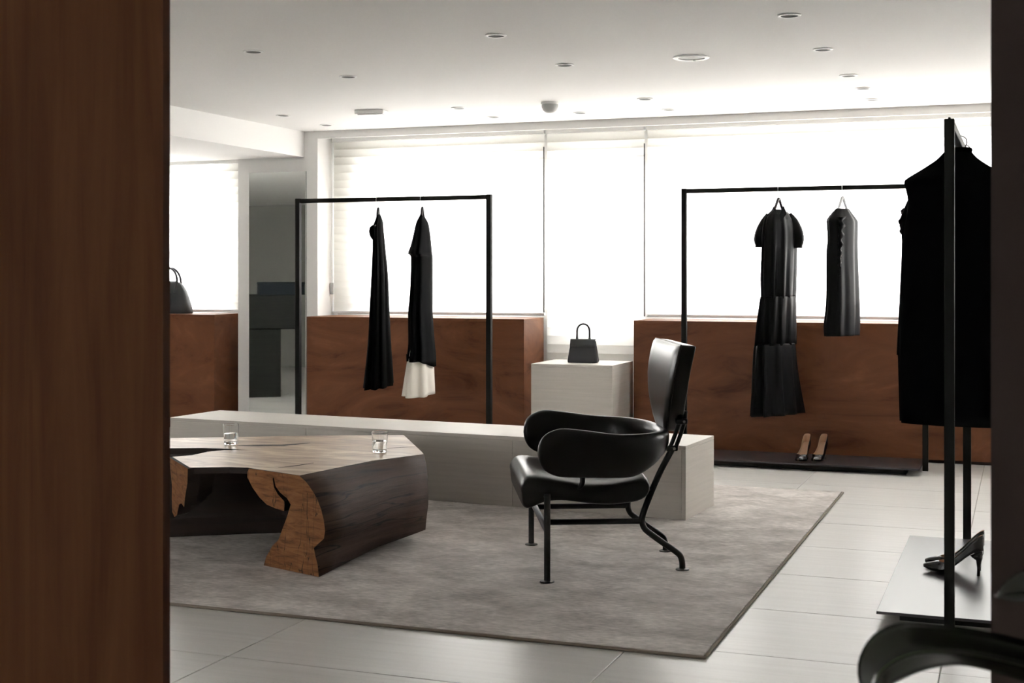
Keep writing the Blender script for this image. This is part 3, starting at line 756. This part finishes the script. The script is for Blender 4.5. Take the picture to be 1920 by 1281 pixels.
# local: x forward, y to the sitter's left ... near side is +y because the frame is turned; symmetric anyway
r_ = 0.0125
for s_ in (-1, 1):
    lg = tube('front_leg', [(0, s_*0.365, 0.004), (0, s_*0.365, 0.15), (0, s_*0.365, 0.34)], r_, M['black_metal'], ch, 14)
    lathe('foot_disc', [(0.0, 0.0), (0.028, 0.0), (0.027, 0.004), (0.014, 0.007), (0.0, 0.007)], M['black_metal'], lg, 20, (0, s_*0.365, 0))
    pts = catmull([(-0.564, s_*0.185, 0.004), (-0.563, s_*0.185, 0.030), (-0.556, s_*0.185, 0.055), (-0.538, s_*0.185, 0.073), (-0.489, s_*0.185, 0.107), (-0.430, s_*0.185, 0.150), (-0.408, s_*0.185, 0.172), (-0.400, s_*0.185, 0.203), (-0.408, s_*0.185, 0.238), (-0.439, s_*0.185, 0.318), (-0.478, s_*0.185, 0.404), (-0.526, s_*0.185, 0.493)], 5)
    bl = tube('back_leg', pts, r_, M['black_metal'], ch, 14)
    lathe('foot_disc', [(0.0, 0.0), (0.028, 0.0), (0.027, 0.004), (0.014, 0.007), (0.0, 0.007)], M['black_metal'], bl, 20, (-0.564, s_*0.185, 0))
    tube('side_stretcher', [(-0.003, s_*0.185, 0.198), (-0.2, s_*0.185, 0.198), (-0.402, s_*0.185, 0.198)], 0.0115, M['black_metal'], ch, 12)
    # back bracket: two parallel tubes between clamps
    for dx in (-0.011, 0.011):
        tube('back_bracket', catmull([(-0.523+dx, s_*0.185, 0.488), (-0.540+dx, s_*0.185, 0.530), (-0.554+dx, s_*0.185, 0.570), (-0.563+dx, s_*0.185, 0.605), (-0.566+dx, s_*0.185, 0.640)], 4), 0.0085, M['black_metal'], ch, 10)
    for (cx, cz) in ((-0.520, 0.490), (-0.560, 0.598)):
        cl = box('clamp', cx-0.024, cx+0.024, s_*0.185-0.015, s_*0.185+0.015, cz-0.011, cz+0.011, M['black_metal'], ch, 0.006, 3)
        tube('clamp_bolt', [(cx-0.008, s_*0.170, cz), (cx-0.008, s_*0.203, cz)], 0.006, M['chrome'], cl, 10)
    # arm strut
    tube('arm_strut', catmull([(-0.140, s_*0.335, 0.425), (-0.141, s_*0.337, 0.395), (-0.138, s_*0.335, 0.372), (-0.122, s_*0.315, 0.350), (-0.10, s_*0.25, 0.335)], 5), 0.0105, M['black_metal'], ch, 10)
    tube('seat_mount', [(-0.40, s_*0.185, 0.325), (-0.448, s_*0.185, 0.325)], 0.011, M['black_metal'], ch, 10)
tube('front_crossbar', [(0, -0.365, 0.198), (0, 0, 0.198), (0, 0.365, 0.198)], 0.0125, M['black_metal'], ch, 12)
tube('seat_rail', [(0, -0.365, 0.325), (0, 0, 0.325), (0, 0.365, 0.325)], 0.011, M['black_metal'], ch, 12)

def seat_cushion():
    top = [(0.098, 0.335), (0.100, 0.360), (0.086, 0.388), (0.062, 0.402), (0.01, 0.400), (-0.074, 0.384), (-0.158, 0.371), (-0.263, 0.370), (-0.350, 0.381), (-0.395, 0.385), (-0.416, 0.368), (-0.420, 0.340)]
    bot = [(-0.408, 0.312), (-0.370, 0.292), (-0.30, 0.285), (-0.242, 0.284), (-0.16, 0.292), (-0.08, 0.304), (-0.02, 0.304), (0.02, 0.295), (0.055, 0.279), (0.078, 0.274), (0.092, 0.288), (0.096, 0.310)]
    prof = catmull([(a, 0, b_) for a, b_ in top+bot+[top[0]]], 3)[:-1]
    cx = sum(p.x for p in prof)/len(prof); cz = sum(p.z for p in prof)/len(prof)
    rings = []
    ys = [-1, -0.985, -0.94, -0.86, -0.6, -0.3, 0, 0.3, 0.6, 0.86, 0.94, 0.985, 1]
    for v in ys:
        e = {1: 0.70, 0.985: 0.84, 0.94: 0.935, 0.86: 0.985}.get(abs(v), 1.0)
        ring = []
        for p in prof:
            hw = 0.335 if p.x > -0.1 else 0.335-0.06*((-0.1-p.x)/0.32)**2
            z = cz+(p.z-cz)*(1-(1-e)*1.0); x = p.x+(cx-p.x)*(1-e)*0.12
            dome = 0.010*(1-v*v) if p.z > cz else 0
            ring.append(Vector((x, v*hw, z+dome)))
        rings.append(ring)
    return loft('seat_cushion', rings, M['leather'], ch, sharp=80)
seat_cushion()

def arm_band():
    # plan path, centre height, half height
    key = [(0.036, 0.352, 0.500, 0.004), (0.030, 0.352, 0.500, 0.036), (0.012, 0.353, 0.499, 0.066), (-0.020, 0.354, 0.498, 0.086), (-0.065, 0.356, 0.497, 0.096), (-0.150, 0.357, 0.492, 0.093),
           (-0.258, 0.352, 0.483, 0.087), (-0.345, 0.330, 0.482, 0.084), (-0.415, 0.285, 0.496, 0.069), (-0.465, 0.215, 0.512, 0.051), (-0.495, 0.120, 0.520, 0.040), (-0.505, 0.0, 0.522, 0.036)]
    key = key+[(a, -b_, c_, d_) for a, b_, c_, d_ in key[-2::-1]]
    P = catmull([(a, b_, c_) for a, b_, c_, _ in key], 4); Hh = [v.x for v in catmull([(d_, 0, 0) for *_, d_ in key], 4)]
    rings = []
    for i, p in enumerate(P):
        tn = (P[min(i+1, len(P)-1)]-P[max(i-1, 0)]); tn.z = 0; tn.normalize()
        nr = Vector((-tn.y, tn.x, 0)); h = max(Hh[i], 0.003)
        th = 0.030*min(1.0, (h/0.05)**0.5)
        lean = 0.10
        ring = []
        for k in range(24):
            q = 2*pi*k/24; a = math.cos(q); b_ = math.sin(q)
            zz = h*math.copysign(abs(b_)**0.8, b_); xx = th*math.copysign(abs(a)**0.75, a)
            ring.append(p+nr*(xx-lean*zz)+Vector((0, 0, zz)))
        rings.append(ring)
    return loft('arm_band', rings, M['leather'], ch, sharp=80)
arm_band()

def back_cushion():
    rows_ = [(0.545, 0.050, -0.510), (0.553, 0.085, -0.508), (0.565, 0.112, -0.506), (0.600, 0.162, -0.501), (0.640, 0.208, -0.498), (0.685, 0.248, -0.496), (0.725, 0.276, -0.497), (0.765, 0.293, -0.499), (0.810, 0.303, -0.505), (0.850, 0.306, -0.513), (0.885, 0.305, -0.521), (0.902, 0.300, -0.526), (0.910, 0.290, -0.530)]
    m = len(rows_); N = 13
    def pt(z, hw, xf, v, off): return Vector((xf-off, v*hw, z))
    front = []; back = []
    for i, (z, hw, xf) in enumerate(rows_):
        fr = []; bk = []
        for k in range(N):
            v = -1+2*k/(N-1)
            edge = min(1.0, (1-abs(v))*7); eu = min(1.0, min(i, m-1-i)/2.0)
            puff = 0.012*math.sqrt(max(0, min(edge, eu))) + 0.010*(1-v*v)*min(1, eu)
            fr.append(Vector((xf-0.016+puff*0.75+0.018*v*v*0.6, v*hw, z)))
            bk.append(Vector((xf-0.070-puff*0.5, v*hw*0.985, z-0.004)))
        front.append(fr); back.append(bk)
    V = [v for r in front for v in r]+[v for r in back for v in r]; off = m*N; Fc = []
    for i in range(m-1):
        for k in range(N-1):
            Fc.append((i*N+k, i*N+k+1, (i+1)*N+k+1, (i+1)*N+k))
            Fc.append((off+i*N+k, off+(i+1)*N+k, off+(i+1)*N+k+1, off+i*N+k+1))
    loop = [k for k in range(N)]+[i*N+N-1 for i in range(1, m)]+[(m-1)*N+k for k in range(N-2, -1, -1)]+[i*N for i in range(m-2, 0, -1)]
    for a, b_ in zip(loop, loop[1:]+loop[:1]): Fc.append((a, b_, off+b_, off+a))
    o = mesh('back_cushion', V, Fc, M['leather'], ch, True)
    bv = o.modifiers.new('round', 'BEVEL'); bv.width = 0.010; bv.segments = 3; bv.limit_method = 'ANGLE'; bv.angle_limit = math.radians(50)
    # seam piping round the front edge
    lp = [front[i // N][i % N]+Vector((-0.004, 0, 0)) for i in loop]
    tube('piping', [Vector((p.x, p.y*1.002, p.z)) for p in lp]+[lp[0]], 0.003, M['leather'], o, 6)
    return o
back_cushion()

# ------------------------------------------------------------------ hollow log coffee table
tb = thing('log_coffee_table', 'hollow log coffee table with pale flat top and dark weathered sides', 'coffee table', (-3.0, 5.3, 0.0))
B = Vector((-3.0, 5.3, 0.0))
ZT = 0.400
top_poly = [(-3.504, 5.075), (-3.238, 4.815), (-3.165, 4.855), (-3.095, 4.889), (-3.014, 4.900), (-2.86, 4.842), (-2.703, 4.783), (-2.662, 5.051), (-2.625, 5.273), (-2.507, 5.541), (-2.543, 5.605), (-2.898, 6.168),
            (-3.303, 5.991), (-3.93, 5.640), (-4.35, 5.45), (-4.55, 5.15), (-4.42, 4.90), (-4.10, 5.02), (-3.90, 5.22), (-3.712, 5.312), (-3.548, 5.384), (-3.462, 5.394), (-3.305, 5.387), (-3.415, 5.352), (-3.455, 5.276), (-3.452, 5.150)]
prism('table_top', [(x-B.x, y_-B.y) for x, y_ in top_poly], 0.374, ZT, [M['top_wood'], M['inner_wood']], tb, side_mat=1)

front = [(-0.004, 0.3995), (0.036, 0.379), (0.061, 0.359), (0.099, 0.323), (0.125, 0.28), (0.141, 0.237), (0.148, 0.198), (0.141, 0.166), (0.105, 0.140), (0.083, 0.122), (0.091, 0.094), (0.104, 0.062), (0.112, 0.012),
         (-0.222, 0.012), (-0.207, 0.049), (-0.166, 0.101), (-0.13, 0.129), (-0.104, 0.179), (-0.077, 0.229), (-0.068, 0.25), (-0.055, 0.278), (-0.077, 0.301), (-0.121, 0.32), (-0.148, 0.343), (-0.159, 0.378),
         (-0.166, 0.371), (-0.158, 0.337), (-0.134, 0.311), (-0.094, 0.287), (-0.093, 0.268), (-0.095, 0.248), (-0.148, 0.253), (-0.202, 0.262), (-0.248, 0.286), (-0.294, 0.323), (-0.326, 0.361), (-0.326, 0.385), (-0.315, 0.3995)]
n_out = 13
path = [(0.0, (-2.701, 4.779), (0.943, -0.333)), (0.18, (-2.680, 4.91), (0.95, -0.30)), (0.36, (-2.659, 5.051), (0.95, -0.31)), (0.65, (-2.622, 5.273), (0.85, -0.53)), (0.84, (-2.560, 5.42), (0.72, -0.69)), (1.0, (-2.505, 5.541), (0.60, -0.80))]
def log_wall():
    rings = []
    rnd = random.Random(4)
    for t_, o_, e_ in path:
        e = Vector((e_[0], e_[1], 0)).normalized(); ring = []
        for i, (s_, z) in enumerate(front):
            sc_ = (1-0.45*t_) if s_ > 0 else (1+0.1*t_)
            lift = 0.060*t_*t_*max(0, 1-z/0.3)
            # the kink in the front outline smooths out along the log
            if i < n_out and t_ > 0:
                f = i/(n_out-1); sm = 0.148*math.sin(pi*min(1, f*1.0)**0.85)*0.9+0.10*f*0.6
                s2 = s_*(1-min(1, t_*2.5))+sm*min(1, t_*2.5)
            else: s2 = s_
            if t_ > 0 and s2 > 0 and i < n_out: s2 += rnd.uniform(-0.003, 0.003)
            z2 = z+lift
            if t_ > 0 and z > 0.39: z2 = 0.3995
            v = Vector((o_[0], o_[1], 0))+e*(s2*sc_)+Vector((0, 0, z2))-B
            ring.append(v)
        rings.append(ring)
    n = len(front); V = [v for r in rings for v in r]; Fc = []; fm = []
    for i in range(len(rings)-1):
        for k in range(n):
            k2 = (k+1) % n; Fc.append((i*n+k, i*n+k2, (i+1)*n+k2, (i+1)*n+k)); fm.append(1 if k < n_out-1 else 2)
    tris = tessellate_polygon([[Vector((a, b_, 0)) for a, b_ in front]])
    for q in tris:
        Fc.append(tuple(q)); fm.append(0)
        Fc.append(tuple((len(rings)-1)*n+i for i in q[::-1])); fm.append(0)
    o = mesh('trunk_wall', V, Fc, [M['end_grain'], M['bark'], M['inner_wood']], tb, False, fm)
    for p in o.data.polygons: p.use_smooth = p.material_index == 1
    o['label'] = 'thick curved log wall with sawn orange end grain'
    return o
log_wall()

def hanging_lobe():
    lobe = [(0.001, 0.3995), (0.392, 0.3995), (0.384, 0.338), (0.335, 0.270), (0.318, 0.228), (0.262, 0.236), (0.216, 0.224), (0.168, 0.171), (0.115, 0.154), (0.065, 0.168), (0.055, 0.224), (0.060, 0.281), (0.017, 0.357)]
    e = Vector((0.273, -0.267, 0)).normalized(); nb = Vector((0.45, 0.89, 0)).normalized(); O = Vector((-3.514, 5.067, 0))
    n = len(lobe); V = []; 
    for dpt, sh in ((0, 1), (0.06, 0.97), (0.14, 0.75)):
        for s_, z in lobe: V.append(O+e*(0.19+(s_-0.19)*sh)+nb*dpt+Vector((0, 0, 0.3985-(0.3985-z)*sh if z < 0.39 else 0.3985))-B)
    Fc = []; fm = []
    for q in tessellate_polygon([[Vector((a, b_, 0)) for a, b_ in lobe]]):
        Fc.append(tuple(q)); fm.append(0); Fc.append(tuple(2*n+i for i in q[::-1])); fm.append(1)
    for i in range(2):
        for k in range(n):
            k2 = (k+1) % n; Fc.append((i*n+k, i*n+k2, (i+1)*n+k2, (i+1)*n+k)); fm.append(1)
    o = mesh('hanging_lobe', V, Fc, [M['end_grain'], M['inner_wood']], tb, False, fm)
    o['label'] = 'pale sawn lobe hanging below the top'
hanging_lobe()
def rear_wall():
    base = [(-4.35, 4.86), (-4.05, 5.00), (-3.80, 5.12), (-3.64, 5.215), (-3.42, 5.36), (-3.20, 5.50), (-3.02, 5.55), (-2.88, 5.52), (-2.78, 5.50)]
    rings = []
    for i, (x, y_) in enumerate(base):
        p = Vector((x, y_, 0))-B
        q = Vector((0.42, -0.9, 0)) if False else Vector((-0.45, 0.89, 0))
        dp = 0.30
        rings.append([p+Vector((0, 0, 0.012)), p+q*(-0.03)+Vector((0, 0, 0.10)), p+q*(-0.01)+Vector((0, 0, 0.22)), p+q*0.03+Vector((0, 0, 0.3745)), p+q*dp+Vector((0, 0, 0.3745)), p+q*(dp+0.05)+Vector((0, 0, 0.2)), p+q*dp+Vector((0, 0, 0.012))])
    o = loft('rear_trunk_wall', rings, M['inner_wood'], tb, smooth=False)
rear_wall()
def crack(pts, w_):
    V = []; n = len(pts)
    L_ = []; R_ = []
    for i, p in enumerate(pts):
        a = Vector(pts[max(i-1, 0)]); b_ = Vector(pts[min(i+1, n-1)]); tn = (b_-a).normalized(); nr = Vector((-tn.y, tn.x)); ww = w_*math.sin(pi*(i+0.15)/(n-0.7))
        L_.append(Vector(p)+nr*ww); R_.append(Vector(p)-nr*ww)
    poly = [(v.x-B.x, v.y-B.y) for v in L_+R_[::-1]]
    prism('top_crack', poly, ZT-0.004, ZT+0.0006, [M['inner_wood']], tb)
crack([(-3.45, 5.515), (-3.355, 5.555), (-3.256, 5.600), (-3.177, 5.719)], 0.030)
crack([(-2.892, 4.938), (-2.853, 5.026), (-2.827, 5.120)], 0.007)
crack([(-2.760, 5.662), (-2.70, 5.72), (-2.650, 5.765)], 0.004)

def tumbler(label, x, y_):
    t = thing('water_glass', label, 'glass', (x, y_, ZT+0.0008), group='water glasses on the log table')
    lathe('glass_wall', [(0.0, 0.0), (0.031, 0.0), (0.0325, 0.004), (0.0365, 0.092), (0.0370, 0.0935), (0.0360, 0.0935), (0.0355, 0.091), (0.0315, 0.010), (0.028, 0.008), (0.0, 0.008)], M['glass'], t, 72, sharp=6.5)
    lathe('water', [(0.0, 0.0085), (0.0276, 0.0085), (0.0314, 0.0105), (0.0334, 0.050), (0.0, 0.050)], M['water'], t, 72, sharp=6.5)
tumbler('half-full water glass at the left of the log table top', -3.506, 5.551)
tumbler('half-full water glass near the right end of the log table top', -2.721, 5.537)

# ------------------------------------------------------------------ potted plant in the foreground
pl = thing('potted_plant', 'dark glossy broad-leaved plant in the right foreground', 'plant', (0.10, 1.60, 0.0))
PB = Vector((0.10, 1.60, 0))
po = lathe('pot', [(0.0, 0.0), (0.11, 0.0), (0.13, 0.02), (0.155, 0.28), (0.145, 0.28), (0.135, 0.25), (0.0, 0.25)], M['pot'], pl, 32)
lathe('soil', [(0.0, 0.251), (0.134, 0.251), (0.12, 0.258), (0.0, 0.262)], M['soil'], po, 24)
def leaf(mid, width, roll, fold=0.010, wave=0.004):
    """mid: midrib points from base to tip"""
    Pm = catmull(mid, 6); m = len(Pm)-1; rows_ = []
    for i in range(m+1):
        u = i/m; tn = (Pm[min(i+1, m)]-Pm[max(i-1, 0)]).normalized()
        sd = tn.cross(Vector((0, 0, 1))); sd = sd.normalized() if sd.length > 0.05 else Vector((0, 1, 0))
        up = sd.cross(tn).normalized()
        s2 = sd*math.cos(roll)+up*math.sin(roll); u2 = s2.cross(tn)
        wd = width*(math.sin(pi*min(1, 0.02+0.98*u)**0.9)**0.65)*(1-0.10*u)+0.0015
        row = [Pm[i]+s2*(wd*v)+u2*(fold*(v*v)*math.sin(pi*u)+wave*v*math.sin(11*u)) for v in (-1, -0.75, -0.5, -0.25, -0.06, 0, 0.06, 0.25, 0.5, 0.75, 1)]
        row[5] = row[5]-u2*0.003; rows_.append(row)
    o = loft('leaf', [[p-PB for p in r] for r in rows_], M['leaf'], pl, closed=False, cap=False)
    sm = o.modifiers.new('thickness', 'SOLIDIFY'); sm.thickness = 0.0015
    tube('midrib', [(r[5]-PB) for r in rows_[:-1]], 0.0018, M['stem'], o, 6)
    b_ = Pm[0]-PB
    tube('stem', catmull([Vector((0, 0, 0.255)), b_*0.45+Vector((0, 0, 0.18)), b_], 6), 0.005, M['stem'], pl, 8)
leaf([(0.11, 1.73, 0.716), (0.02, 1.71, 0.738), (-0.07, 1.685, 0.756), (-0.125, 1.66, 0.757), (-0.160, 1.645, 0.735), (-0.168, 1.64, 0.700)], 0.052, math.radians(16))
leaf([(0.12, 1.68, 0.79), (0.06, 1.69, 0.825), (0.01, 1.70, 0.832), (-0.033, 1.70, 0.822)], 0.030, math.radians(25))
leaf([(0.11, 1.60, 0.62), (0.05, 1.61, 0.665), (-0.02, 1.62, 0.685), (-0.10, 1.63, 0.690)], 0.05, math.radians(20))
leaf([(0.16, 1.56, 0.66), (0.22, 1.51, 0.74), (0.32, 1.44, 0.74)], 0.06, 0.2)
leaf([(0.15, 1.70, 0.60), (0.19, 1.80, 0.68), (0.24, 1.92, 0.66)], 0.06, 0.2)
leaf([(0.10, 1.53, 0.52), (0.07, 1.44, 0.58), (0.03, 1.32, 0.56)], 0.055, 0.2)
